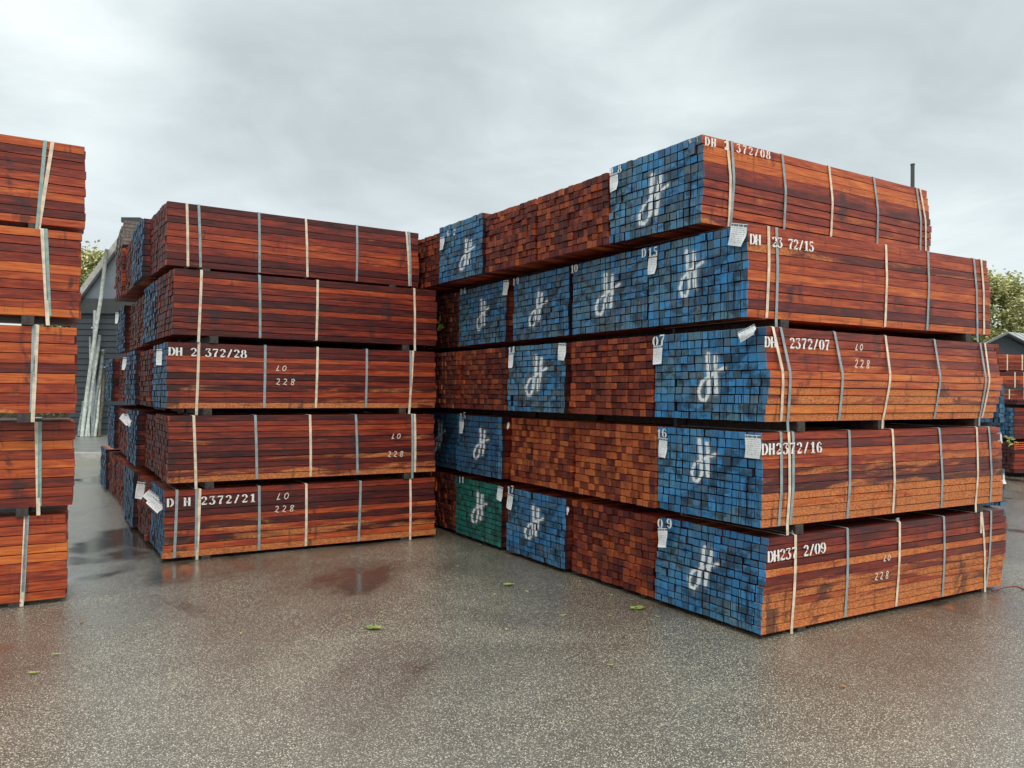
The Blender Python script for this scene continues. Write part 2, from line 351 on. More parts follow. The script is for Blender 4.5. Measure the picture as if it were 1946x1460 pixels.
# ------------------------------------------------------------ lettering: stencil figures as ribbons of changing width
def arc(cx, cy, rx, ry, a0, a1, thick, thin=.07, n_=9):
    return [(cx + rx * math.cos(R(a)), cy + ry * math.sin(R(a)), thin + (thick - thin) * abs(math.cos(R(a))) ** 1.5) for a in [a0 + (a1 - a0) * i / n_ for i in range(n_ + 1)]]
def st(x0, y0, x1, y1, w_): return [(x0, y0, w_), (x1, y1, w_)]
GL = {'D': [st(.14, 0, .14, 1, .17), arc(.26, .5, .30, .47, 82, -82, .19)],
      'H': [st(.12, 0, .12, 1, .18), st(.50, 0, .50, 1, .18), st(.24, .5, .38, .5, .10), st(.0, .97, .22, .97, .06), st(.4, .03, .62, .03, .06)],
      '0': [arc(.31, .5, .21, .46, 102, 258, .19), arc(.33, .5, .21, .46, 78, -78, .19)],
      '1': [st(.34, .0, .34, 1, .19), st(.14, .80, .25, .90, .10), st(.12, .03, .56, .03, .06)],
      '2': [arc(.3, .74, .19, .23, 175, -40, .17), [(.42, .50, .08), (.18, .20, .08), (.10, .10, .12)], [(.10, .07, .13), (.34, .10, .17), (.52, .08, .10), (.55, .22, .05)]],
      '3': [[(.08, .80, .08), (.12, .95, .08), (.50, .95, .10)], [(.48, .88, .07), (.28, .60, .07)], arc(.28, .30, .22, .27, 85, -160, .18)],
      '4': [st(.40, 0, .40, 1, .18), [(.30, .92, .07), (.06, .34, .07)], st(.04, .28, .58, .28, .09)],
      '5': [st(.13, .95, .52, .95, .12), st(.15, .86, .15, .58, .08), arc(.28, .30, .22, .29, 110, -160, .18)],
      '6': [arc(.31, .5, .21, .46, 60, 262, .18), arc(.33, .29, .19, .25, 110, -80, .17), st(.46, .84, .50, .76, .13)],
      '7': [[(.06, .80, .05), (.08, .93, .12), (.54, .93, .14)], [(.50, .82, .08), (.30, .40, .16), (.28, .0, .19)]],
      '8': [arc(.31, .75, .15, .21, 100, 260, .15), arc(.33, .75, .15, .21, 80, -80, .15), arc(.30, .27, .20, .25, 100, 260, .17), arc(.34, .27, .20, .25, 80, -80, .17)],
      '9': [arc(.33, .5, .21, .46, 80, -118, .18), arc(.31, .71, .19, .25, 100, 290, .17), st(.17, .16, .13, .26, .13)],
      '/': [st(.14, .0, .48, 1, .14)], 'T': [st(.1, .95, .5, .95, .10), st(.3, .85, .3, 0, .09)], '6s': []}
def ribbon(mb, pts, mp):
    k = len(mb.v)
    for i, (x, y, w_) in enumerate(pts):
        a = pts[max(0, i - 1)]; b = pts[min(len(pts) - 1, i + 1)]
        dx_, dy_ = b[0] - a[0], b[1] - a[1]; L = math.hypot(dx_, dy_) or 1; nx, ny = -dy_ / L * w_ * .56, dx_ / L * w_ * .56
        mb.v.append(mp(x + nx, y + ny)); mb.v.append(mp(x - nx, y - ny))
    for i in range(len(pts) - 1): mb.f.append([k + 2 * i, k + 2 * i + 1, k + 2 * i + 3, k + 2 * i + 2])

# ------------------------------------------------------------ the timber bundle
P_, H_, Z0 = .790, .713, .040
class Bundle: pass
def hull(prof):                               # the taut line of a strap over the outermost rows; prof = [(z, y_out)]
    pts = sorted(prof); h = []
    for p in pts:
        while len(h) >= 2 and (h[-1][0] - h[-2][0]) * (p[1] - h[-2][1]) - (h[-1][1] - h[-2][1]) * (p[0] - h[-2][0]) >= 0: h.pop()
        h.append(p)
    return h
def make_bundle(name, loc, yaw, L, W, h, rows, ncol, end, label, group, side=False, bulge=(), starts=(), fars=(), tone=.5, dry=(.0, .0),
                jit=.006, dark=0.0, paintgrey=.35, mark=None, far_end=None, bearer_h=.077, bear=(.45, 1.6, 2.75), stain=None, grey=0.0, seed=None):
    rnd = random.Random(seed if seed is not None else label)
    B = Bundle(); B.yaw = yaw; B.L = L; B.W = W; B.h = h; B.loc = Vector(loc)
    B.A = Vector((math.cos(yaw), math.sin(yaw), 0)); B.Bv = Vector((-math.sin(yaw), math.cos(yaw), 0))
    e = empty(name, (loc[0], loc[1], loc[2] - bearer_h), yaw); B.root = e
    B.zb = bearer_h                                         # bundle bottom in local z
    tag(e, label, 'timber bundle', group)
    hs = [1 + rnd.uniform(-.13, .13) for _ in range(rows)]; sm = sum(hs); hs = [q / sm * h for q in hs]
    st_ = rnd.random() if stain is None else stain
    cw = [1 + rnd.uniform(-.10, .10) for _ in range(ncol)]
    def lerp(tab, t):
        if not tab: return 0.0
        for (a, p), (b, q) in zip(tab, tab[1:]):
            if a <= t <= b: return p + (q - p) * (t - a) / (b - a)
        return tab[0][1] if t < tab[0][0] else tab[-1][1]
    core = MB(); B.prof = []; z = bearer_h
    fm = [M['wood'], M[end], M['end' if far_end is None else far_end]] if grey == 0 else [M['greywood']] * 3
    sideobs = []
    maxout = 0
    for r_ in range(rows):
        t = (r_ + .5) / rows
        yo = -lerp(bulge, t) + rnd.uniform(-.003, .003)
        B.prof.append((z + .006, -yo)); B.prof.append((z + hs[r_] - .006, -yo)); maxout = max(maxout, -yo)
        if r_ == rows // 2 and rnd.random() < .6: cw = [1 + rnd.uniform(-.12, .12) for _ in range(ncol)]
        c2 = [q * (1 + rnd.uniform(-.035, .035)) for q in cw]; s2 = sum(c2); y = yo; Wr = W - yo
        rowx = lerp(starts, t); rowf = lerp(fars, t)
        rd = dry[0] + (dry[1] - dry[0]) * t
        for c_ in range(ncol):
            wy = c2[c_] / s2 * Wr
            col = (min(1, max(0, rnd.random() * .8 + (tone - .4))), rnd.random(), max(0, min(1, rd + rnd.uniform(-.42, .22))) if end_is_wood(end) or c_ == 0 else dark, st_)
            if c_ and end == 'end': col = (col[0], col[1], max(0, rnd.uniform(-.6, .5) + tone - .5), dark + rnd.random() * .12)
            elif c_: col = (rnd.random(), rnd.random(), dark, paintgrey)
            g = .0062 + rnd.uniform(-.002, .003)
            xx0 = rowx + rnd.uniform(-jit, jit) + (rnd.uniform(-.03, .03) if rnd.random() < .03 else 0)
            xx1 = L + rowf + rnd.uniform(-.012, .012)
            tgt = MB() if (side and c_ == 0) else core
            zz0, zz1 = z + .0005, z + hs[r_] - (.0046 + rnd.uniform(-.001, .003) * (1 if c_ else 0))
            if side and c_ == 0:
                # the outermost board: wood on its long face, the end face takes the bundle's end colour
                tgt.board(xx0, xx1, y, y + wy - g, zz0, zz1, col, 1, 2, 0.0, rnd)
                ec = (rnd.random(), rnd.random(), dark if end != 'end' else max(0, rnd.uniform(-.6, .5) + tone - .5), paintgrey if end != 'end' else 0.0)
                tgt.c = [ec if m_ else col for m_ in tgt.m]
                sideobs.append((tgt, r_))
            else:
                tgt.board(xx0, xx1, y, y + wy - g, zz0, zz1, col, 1, 2, 0.0, rnd)
            y += wy
        z += hs[r_]
    B.front = -jit - .003 + min([0] + [q for _, q in starts]); B.out = maxout
    def add_uv(ob):
        me = ob.data; uv = me.uv_layers.new(name='sprayed_sign'); buf = [-6.0] * (2 * len(me.loops))
        if mark:
            b0, z0, Hm = mark; ku, sh = .74 * rnd.uniform(.86, 1.12), rnd.uniform(-.12, .10)
            for li, l in enumerate(me.loops):
                p = me.vertices[l.vertex_index].co
                vv = (p.z - bearer_h - z0) / Hm + .5; buf[2 * li] = (b0 - p.y) / Hm * ku + .28 + sh * (vv - .5); buf[2 * li + 1] = vv
        uv.data.foreach_set('uv', buf)
    fc = [M['gap_shade']] + fm[1:] if end in ('blue', 'green') else fm
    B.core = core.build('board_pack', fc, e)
    if side: B.core['kind'] = 'stuff'
    if not end_is_wood(end): add_uv(B.core)
    for tgt, r_ in sideobs:
        o = tgt.build('board', fm, e)
        if not end_is_wood(end): add_uv(o)
    for bx_ in bear:
        mb = MB(); mb.box(bx_ - .045, bx_ + .045, -.005, W - .02, 0, bearer_h - .001); mb.build('bearer', M['bearer'], e)
    return B
def end_is_wood(e): return e in ('end', 'greywood')
def loc_on(B, px, py, face):
    """the bundle-local point where the ray through a measured point meets the side (y=0) or end (x=0) face"""
    d = ray(px, py); Ml = Matrix.Rotation(-B.yaw, 3, 'Z'); o = Ml @ (Vector((0, 0, ZC)) - (B.loc - Vector((0, 0, B.zb)))); dl = Ml @ d
    t = -(o.y + B.out) / dl.y if face == 'side' else -(o.x - B.front) / dl.x
    return o + dl * t
def along(B, px, z):                          # x on the side face for image column px at local height z
    lo, hi = -.5, B.L + .8; Ml = Matrix.Rotation(B.yaw, 3, 'Z'); base = B.loc - Vector((0, 0, B.zb))
    inv = CR.transposed()
    def col(a):
        q = inv @ (base + Ml @ Vector((a, -lerpprof(B, z), z)) - Vector((0, 0, ZC))); return CX - F * q.x / q.z
    for _ in range(40):
        m_ = (lo + hi) / 2
        if col(m_) < px: lo = m_
        else: hi = m_
    return (lo + hi) / 2
def lerpprof(B, z):
    h = hull(B.prof)
    if z <= h[0][0]: return h[0][1]
    for (a, p), (b, q) in zip(h, h[1:]):
        if a <= z <= b: return p + (q - p) * (z - a) / (b - a)
    return h[-1][1]
def strap(B, a_top, a_bot, col, wrap=False, buckle=False, wd=.028):
    zt = B.zb + B.h; h = hull(B.prof); pts = []
    zlow = 0.0 if wrap else B.zb - .002
    zl = .001 if wrap else B.zb - .0015
    pts.append((B.W + .003, zl)); pts.append((B.W + .003, zt + .001)); pts.append((-h[-1][1] + .01, zt + .0015))
    pts.append((-h[-1][1] - .003, zt - .002))
    for (z, y) in reversed(h[1:-1]): pts.append((-y - .004, z))
    pts.append((-h[0][1] - .004, B.zb + .004))
    if wrap: pts.append((-h[0][1] * .3 - .008, .004))
    pts.append((-h[0][1] * .3 + .012, zl)); pts.append((B.W + .003, zl))
    v = []; f = []
    n_ = len(pts)
    for i, (y, z) in enumerate(pts):
        t = (z - zlow) / (zt - zlow); a = a_bot + (a_top - a_bot) * max(0, min(1, t))
        py_, pz_ = pts[max(i - 1, 0)]; ny_, nz_ = pts[min(i + 1, n_ - 1)]
        ty, tz = ny_ - py_, nz_ - pz_; L = math.hypot(ty, tz) or 1
        oy, oz = tz / L * .0016, -ty / L * .0016
        for (sx, k) in ((-1, 0), (1, 0), (1, 1), (-1, 1)): v.append((a + sx * wd / 2, y + oy * k, z + oz * k))
    for i in range(n_ - 1):
        for j in range(4): f.append([4 * i + j, 4 * i + (j + 1) % 4, 4 * i + 4 + (j + 1) % 4, 4 * i + 4 + j])
    o = link('strap', v, f, M[col], B.root)
    o['label'] = {'cream': 'cream woven strap', 'grey': 'grey strap', 'green_strap': 'green-grey strap'}[col]
    if buckle:
        mb = MB(); q = -h[-1][1]
        mb.box(a_top - .022, a_top + .022, q + .01, q + .055, zt + .002, zt + .012); mb.box(a_top - .008, a_top + .03, q + .02, q + .028, zt + .012, zt + .03)
        mb.build('buckle', M['steel'], o)
    return o
def straps(B, lst):
    zt = B.zb + B.h
    for q in lst:
        xt, xb, c = q[:3]; fl = q[3] if len(q) > 3 else ''
        strap(B, along(B, xt, zt - .004), along(B, xb, .01 if 'w' in fl else B.zb + .004), {'c': 'cream', 'g': 'grey', 'e': 'green_strap'}[c], 'w' in fl, 'b' in fl)
def stencil(B, txt, p0, p1, hgt0, face='side', name='stencil_number'):
    a = loc_on(B, *p0, face); b = loc_on(B, *p1, face); k = max(1, len(txt) - 1); mb = MB()
    for i, ch in enumerate(txt):
        if ch == ' ': continue
        c = a + (b - a) * (i / k); hgt = hgt0 * 1.12; wd = hgt * 1.25
        for s_ in GL[ch]:
            if face == 'side': ribbon(mb, s_, lambda x, y: (c.x + (x - .32) * wd, -B.out - .0065, c.z + (y - .5) * hgt))
            else: ribbon(mb, s_, lambda x, y: (B.front - .003, c.y - (x - .32) * wd, c.z + (y - .5) * hgt))
    return mb.build(name, M['white'], B.root)
CHK = {'L': [[(.45, 1), (.1, .1), (.0, 0), (.7, .06)]], 'O': [[(.5, 1), (.1, .75), (.05, .25), (.35, .0), (.75, .2), (.85, .7), (.55, .98), (.4, .9)]],
       '2': [[(.05, .85), (.3, 1), (.6, .9), (.6, .65), (.3, .3), (.0, .05), (.25, .12), (.75, .0)]],
       '8': [[(.8, .85), (.5, 1), (.2, .85), (.3, .6), (.7, .35), (.75, .1), (.4, 0), (.15, .15), (.35, .45), (.75, .7), (.85, .85)]]}
def chalk(B, txt, pc, hgt):
    c = loc_on(B, *pc, 'side'); mb = MB()
    for i, ch in enumerate(txt):
        for s_ in CHK[ch]:
            x0 = (i - (len(txt) - 1) / 2 - .4) * hgt * 1.15
            ribbon(mb, [(x * hgt * .8 + x0 + y * .12 * hgt, y * hgt, .0085) for x, y in s_], lambda x, y: (c.x + x, -B.out - .006, c.z + y - hgt / 2))
    return mb.build('crayon_writing', M['chalk'], B.root)
def sheet(B, pc, wd, ht, rot=0, curl=.02, face='end', seed=0, lab=None, out=.0, at=None):
    """a paper slip stapled to the bundle; face: 'end' lies on the ends, 'out' sticks out towards the yard"""
    rnd = random.Random(seed * 31 + int(pc[0])); c = loc_on(B, *pc, 'end') if at is None else Vector((B.front, at[0], at[1]))
    if face == 'end': U = Vector((0, -1, 0)); N = Vector((-1, 0, 0))
    else:
        Ml = Matrix.Rotation(-B.yaw, 3, 'Z'); U = Ml @ Vector((.96, .1, 0)); N = Ml @ Vector((-.1, -.96, .1)); c = c + Vector((-.055, 0, 0))
    V = Vector((0, 0, 1)); cr, sr = math.cos(R(rot)), math.sin(R(rot)); nu, nv = 5, 8
    vs, fs, uvs = [], [], []; ph = rnd.random() * 6; k2 = rnd.uniform(.5, 1)
    for j in range(nv + 1):
        for i in range(nu + 1):
            u, v = i / nu - .5, j / nv - .5
            dn = .005 + out + curl * .5 * (math.sin(v * 6 + ph + u * 2) * .5 + .5) * (.5 - v) + curl * k2 * max(0, -v) * (1 + u * 2)
            x, y = u * wd, v * ht; x += .03 * wd * math.sin(v * 6 + ph)
            vs.append(c + U * (x * cr - y * sr) + V * (x * sr + y * cr) + N * dn); uvs.append((i / nu, j / nv))
    for j in range(nv):
        for i in range(nu): k = j * (nu + 1) + i; fs.append([k, k + 1, k + nu + 2, k + nu + 1])
    o = link('paper_label', vs, fs, M['paper'], B.root, smooth=True)
    uv = o.data.uv_layers.new(name='sheet')
    for li, l in enumerate(o.data.loops): uv.data[li].uv = uvs[l.vertex_index]
    if lab: o['label'] = lab
    return o
def mark_at(B_, px, py_top, py_bot):
    a = loc_on(B_, px, py_top, 'end'); b = loc_on(B_, px, py_bot, 'end'); return ((a.y + b.y) / 2, (a.z + b.z) / 2 - B_.zb, a.z - b.z)
class Probe(Bundle):
    def __init__(s, loc, yaw, bh=.077): s.loc = Vector(loc); s.yaw = yaw; s.zb = bh; s.front = -.01; s.out = 0
def lz(k): return Z0 + P_ * k
LAYER = ['bottom layer', 'second layer up', 'third layer up', 'fourth layer up', 'top layer']
GR = 'timber bundles of the right-hand stack'; GM = 'timber bundles of the middle stack'; GL_ = 'timber bundles of the stack cut by the left edge'

# ---- right-hand stack, the five corner bundles
RC = {0: (1.882, 5.963, .538, 3.281, 1.191), 1: (1.856, 5.948, .536, 3.23, 1.154), 2: (1.871, 5.936, .563, 3.271, 1.189),
      3: (1.772, 6.036, .518, 3.174, 1.17), 4: (1.503, 6.398, .564, 3.202, 1.144)}
spec = {
 0: dict(rows=12, ncol=15, tone=.42, paintgrey=.15, dry=(1.25, -.1), starts=((0, -.02), (.45, -.02), (.5, .0), (.85, .03), (1, .05)), fars=((0, -.03), (.5, .03), (.85, .05), (1, -.01)), bulge=((0, 0), (.5, .015), (1, .0)), dark=.0, bear=(.42, 2.95), mk=(1333, 1040, 1126),
    label='blue-ended timber bundle stencilled DH2372/09, lying lowest at the near corner'),
 1: dict(rows=11, ncol=15, tone=.40, paintgrey=.05, dry=(1.1, .1), bulge=((0, 0), (.45, .018), (1, .0)), fars=((0, .05), (.5, .03), (1, .0)), mk=(1332, 836, 920), bear=(.42, 2.9),
    label='blue-ended timber bundle stencilled DH2372/16, directly on top of the lowest corner bundle'),
 2: dict(rows=11, ncol=15, tone=.66, paintgrey=.40, dry=(1.0, .0), bulge=((0, .0), (.12, .02), (.5, .06), (.58, .025), (1, .0)), starts=((0, 0), (.5, .0), (1, 0)), fars=((0, -.03), (.5, .05), (1, .0)), mk=(1347, 672, 766), bear=(.42, 1.45, 2.95),
    label='blue-ended bulging timber bundle stencilled DH 2372/07 with bright orange lower boards'),
 3: dict(rows=10, ncol=16, tone=.48, paintgrey=.35, dry=(.0, .35), bulge=((0, 0), (.5, .01), (1, 0)), fars=((0, .02), (.6, .02), (.8, .0), (1, -.02)), mk=(1308, 476, 566), bear=(.40, 2.85),
    label='blue-ended timber bundle stencilled DH 2372/15, fourth up at the near corner'),
 4: dict(rows=10, ncol=16, tone=.50, paintgrey=.60, dry=(.35, .1), bulge=((0, .0), (.5, .035), (1, 0)), fars=((0, .035), (.45, .04), (.55, .0), (.85, -.01), (1, -.03)), mk=(1237, 333, 426), bear=(.4, 2.8),
    label='blue-ended timber bundle stencilled DH 2372/08, topmost at the near corner'),
}
BR = {}
for k, (X, Y, yaw, L, W) in RC.items():
    s = dict(spec[k]); mk = s.pop('mk'); loc = (X, Y, lz(k)); bh = Z0 if k == 0 else P_ - H_
    mark = mark_at(Probe(loc, yaw, bh), *mk)
    BR[k] = make_bundle('timber_bundle', loc, yaw, L, W, H_, end='blue', group=GR, side=True, mark=mark, bearer_h=bh, **s)
B = BR[4]
straps(B, [(1381, 1384, 'c'), (1390, 1387, 'g'), (1486, 1488, 'g'), (1575, 1577, 'c'), (1660, 1665, 'g'), (1741, 1747, 'g'), (1748, 1758, 'c')])
stencil(B, 'DH 2 372/08', (1343, 269), (1459, 295), .062); stencil(B, 'D 8', (1162, 326), (1178, 321), .06, 'end'); stencil(B, '6T', (1312, 268), (1326, 265), .035, 'end')
sheet(B, (1168, 347), .115, .165, 2)
B = BR[3]
straps(B, [(1460, 1456, 'c'), (1475, 1474, 'g', 'w'), (1683, 1681, 'c'), (1763, 1761, 'g'), (1850, 1857, 'g', 'w'), (1864, 1869, 'c')])
stencil(B, 'DH  23 72/15', (1429, 455), (1541, 469), .070); stencil(B, '15', (1236, 480), (1246, 478), .07, 'end'); stencil(B, 'D', (1224, 481), (1225, 481), .07, 'end')
sheet(B, (1241, 504), .115, .165, -3, seed=3); sheet(B, (1405, 447), .17, .17, -14, .025, seed=4, out=.01)
B = BR[2]
straps(B, [(1468, 1483, 'c'), (1483, 1497, 'g', 'w'), (1585, 1593, 'g'), (1682, 1676, 'c', 'w'), (1775, 1774, 'g'), (1862, 1860, 'g', 'w'), (1871, 1865, 'c')])
stencil(B, 'DH  2372/07', (1457, 650), (1571, 656), .072); stencil(B, '07', (1246, 649), (1259, 646), .08, 'end')
chalk(B, 'LO', (1632, 660), .05); chalk(B, '228', (1638, 692), .065)
sheet(B, (1251, 675), .115, .16, 3, seed=5); sheet(B, (1427, 634), .17, .085, 18, .05, seed=6, out=.03)
B = BR[1]
straps(B, [(1483, 1479, 'g'), (1498, 1495, 'c', 'w'), (1506, 1501, 'g'), (1613, 1609, 'g'), (1695, 1696, 'c'), (1784, 1788, 'g'), (1855, 1853, 'c', 'w'), (1878, 1881, 'g')])
stencil(B, 'DH2372/16', (1452, 854), (1556, 850), .076); stencil(B, '16', (1253, 825), (1263, 823), .07, 'end')
sheet(B, (1261, 851), .105, .165, -3, seed=7); sheet(B, (1432, 849), .155, .175, 0, .012, seed=8)
B = BR[0]
straps(B, [(1511, 1503, 'c', 'wb'), (1610, 1605, 'g'), (1709, 1702, 'c', 'b'), (1793, 1790, 'g'), (1865, 1871, 'c', 'wb'), (1883, 1873, 'g')])
stencil(B, 'DH237 2/09', (1463, 1058), (1563, 1041), .076); stencil(B, '0 9', (1255, 995), (1272, 995), .075, 'end')
chalk(B, 'LO', (1685, 1060), .047); chalk(B, '228', (1675, 1094), .06)
sheet(B, (1261, 1022), .12, .16, 8, .04, seed=9)
mb = MB(); a = along(B, 1859, B.zb + B.h); zt = B.zb + B.h                      # the loose tail of a strap
for i in range(5): pass
mb.box(a - .014, a + .014, -B.out - .016, -B.out - .013, zt - .19, zt + .004); o = mb.build('strap_tail', M['cream'], B.root); o['label'] = 'loose end of a cream strap hanging down'
mb = MB(); a = B.L + .02
mb.tube([(a - .25, -.02, .01), (a - .1, -.06, .03), (a + .02, -.10, .035), (a + .08, -.14, .006)], .009, 6); o = mb.build('strap_end', M['redrag'], B.root); o['label'] = 'dull red torn strap end lying at the bundle foot'

# ---- right-hand stack, the bundles behind: only their ends show
RROW = {
 4: [('end', 1155, 1021, {}), ('end', 1018, 924, {}), ('blue', 922, 840, dict(n=('62', (852, 444), (864, 441)), mk=(884, 456, 513), out=.05, lab=[(841, 463, .12, .16)])), ('end', 837, 785, {})],
 3: [('blue', 1228, 1084, dict(n=('10', (1088, 512), (1095, 510)), mk=(1150, 521, 600))), ('blue', 1079, 973, dict(n=('19', (977, 536), (984, 534)), mk=(1019, 556, 622), out=.0)),
     ('blue', 965, 875, dict(n=('86', (877, 555), (884, 553)), mk=(914, 570, 629), out=.04, lab=[(962, 547, .13, .17)])), ('end', 871, 800, dict(dull=.5))],
 2: [('end', 1240, 1085, {}), ('blue', 1076, 967, dict(n=('14', (969, 667), (976, 665)), mk=(1016, 677, 756), out=.03, lab=[(972, 685, .10, .17), (1069, 669, .13, .17)])), ('end', 962, 877, dict(dull=.25)), ('end', 874, 806, dict(dull=.5))],
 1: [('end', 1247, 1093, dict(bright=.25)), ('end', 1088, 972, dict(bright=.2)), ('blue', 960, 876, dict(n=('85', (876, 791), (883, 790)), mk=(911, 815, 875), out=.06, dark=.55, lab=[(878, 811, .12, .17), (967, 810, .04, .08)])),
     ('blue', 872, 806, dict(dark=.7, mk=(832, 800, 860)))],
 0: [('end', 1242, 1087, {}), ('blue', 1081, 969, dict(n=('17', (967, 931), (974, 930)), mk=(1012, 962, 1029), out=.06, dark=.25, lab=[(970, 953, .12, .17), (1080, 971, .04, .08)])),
     ('green', 958, 869, dict(n=('11', (874, 912), (880, 912)), mk=(907, 936, 998), out=.05, dark=.05, lab=[(951, 938, .12, .16)])), ('end', 864, 806, dict(dull=.45))],
}
order = ['next to corner bundle', 'third from corner', 'fourth from corner', 'fifth from corner', 'last but one of the row', 'farthest of the row']
names = {}
for k, row in RROW.items():
    X, Y, yaw, L, W = RC[k]; A = Vector((math.cos(yaw), math.sin(yaw), 0)); Bd = Vector((-math.sin(yaw), math.cos(yaw), 0))
    row = row + ([('end', None, None, {}), ('end', None, None, {})])
    for i, (e_, p0, p1, ex) in enumerate(row):
        pr = Probe((X, Y, lz(k)), yaw, Z0 if k == 0 else P_ - H_); hy = {4: 420, 3: 570, 2: 710, 1: 850, 0: 1000}[k]
        s0, s1 = (loc_on(pr, p0, hy, 'end').y, loc_on(pr, p1, hy, 'end').y) if p0 else (s1 + .02, s1 + 1.15)
        Wd = s1 - s0
        out = ex.get('out', 0.0); oo = Vector((X, Y, lz(k))) + Bd * s0 - A * (out + (.02 if e_ == 'end' else 0)); bh = Z0 if k == 0 else P_ - H_
        mark = None
        pb = Probe(oo, yaw, bh)
        if 'mk' in ex: mark = mark_at(pb, *ex['mk'])
        colw = {'end': 'bare red-brown', 'blue': 'blue-ended', 'green': 'green-ended'}[e_]
        nm = f" marked {ex['n'][0]}" if 'n' in ex else ''
        lab = f"{colw} bundle{nm}, {order[i - len(row) + len(order)] if p0 is None else order[i]}, {LAYER[k]} of right-hand stack"
        hh = H_ * (.94 if k == 4 and e_ == 'end' else 1)
        ncol = max(10, round(Wd / .08)); rows_ = {4: 10, 3: 11, 2: 12, 1: 11, 0: 11}[k]
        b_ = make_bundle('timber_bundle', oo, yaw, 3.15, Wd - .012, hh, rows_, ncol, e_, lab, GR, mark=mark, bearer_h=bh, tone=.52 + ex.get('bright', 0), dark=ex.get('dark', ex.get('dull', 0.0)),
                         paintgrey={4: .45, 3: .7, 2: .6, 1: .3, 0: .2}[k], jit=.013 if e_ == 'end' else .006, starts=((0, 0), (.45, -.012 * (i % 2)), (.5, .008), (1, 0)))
        if 'n' in ex: stencil(b_, *ex['n'], .07, 'end')
        for j, q in enumerate(ex.get('lab', [])): sheet(b_, q[:2], q[2], q[3], random.uniform(-6, 6), .02, seed=j + k)

# ---- middle stack, the long sides facing the yard
MC = {0: (-3.641, 8.411, .538, 3.131, 1.1), 1: (-3.618, 8.433, .531, 3.077, 1.1), 2: (-3.683, 8.52, .545, 3.165, 1.1),
      3: (-3.623, 8.525, .571, 3.145, 1.1), 4: (-3.834, 8.825, .577, 3.085, 1.1)}
mspec = {0: dict(end='blue', rows=10, tone=.30, dry=(.85, -.35), dark=.5, label='timber bundle stencilled D H 2372/21, lowest in the middle stack'),
 1: dict(end='end', rows=11, tone=.26, dry=(.70, -.35), dark=.1, label='red-ended timber bundle with 228 written near its right end, second up in the middle stack'),
 2: dict(end='blue', rows=11, tone=.28, dry=(.72, -.3), dark=.2, label='blue-ended timber bundle stencilled DH 2 372/28 in the middle stack'),
 3: dict(end='end', rows=10, tone=.18, dry=(.3, -.3), dark=.1, label='dark red timber bundle with four straps, under the topmost one of the middle stack'),
 4: dict(end='end', rows=9, tone=.22, dry=(.0, -.1), dark=.1, label='dark red timber bundle topmost at the corner of the middle stack')}
BM = {}
for k, (X, Y, yaw, L, W) in MC.items():
    s = dict(mspec[k]); bh = Z0 if k == 0 else P_ - H_
    BM[k] = make_bundle('timber_bundle', (X, Y, lz(k)), yaw, L, W, H_, ncol=15, group=GM, side=True, bearer_h=bh, bear=(.42, 2.72), jit=.008, bulge=((0, 0), (.5, .012), (1, 0)), fars=((0, .01), (1, -.01)), **s)
straps(BM[4], [(355, 357, 'c'), (377.5, 381, 'g'), (492, 493, 'g'), (581, 584, 'c'), (678, 677.5, 'g'), (772, 778, 'c'), (777, 780, 'g')])
straps(BM[3], [(383, 377, 'c', 'w'), (493, 494, 'g'), (603.5, 601, 'c'), (787, 788, 'c', 'w')])
straps(BM[2], [(378, 373, 'c', 'w'), (504, 502, 'g'), (603.5, 600, 'c'), (697, 695, 'g'), (780, 779, 'g'), (785, 777, 'c', 'w')])
straps(BM[1], [(368, 372.5, 'c', 'w'), (485, 488, 'g'), (589, 590, 'c'), (676, 679, 'g'), (783, 783, 'g', 'w'), (788, 788, 'c')])
straps(BM[0], [(336.5, 331, 'g'), (373.5, 372, 'g'), (380, 374, 'c', 'w'), (492.5, 492, 'g'), (582, 581, 'c'), (685, 681, 'g'), (779.5, 779, 'c', 'w')])
stencil(BM[2], 'DH 2 372/28', (326, 668), (463, 673), .080); stencil(BM[0], 'D H 2372/21', (323, 955.5), (480, 946.5), .080)
chalk(BM[2], 'LO', (535, 700), .06); chalk(BM[2], '228', (543, 726), .07)
chalk(BM[1], 'LO', (753, 829), .06); chalk(BM[1], '228', (752, 863), .065)
chalk(BM[0], 'LO', (538, 943), .07); chalk(BM[0], '228', (541, 967), .07)
sheet(BM[0], (0, 1), .17, .10, -42, .03, 'out', 1, 'paper slip bent outward at the corner', at=(.12, .60)); sheet(BM[0], (0, 2), .17, .10, -38, .03, 'out', 2, at=(.42, .64))
sheet(BM[2], (0, 3), .06, .17, 0, .01, 'out', 3, at=(.05, .62))

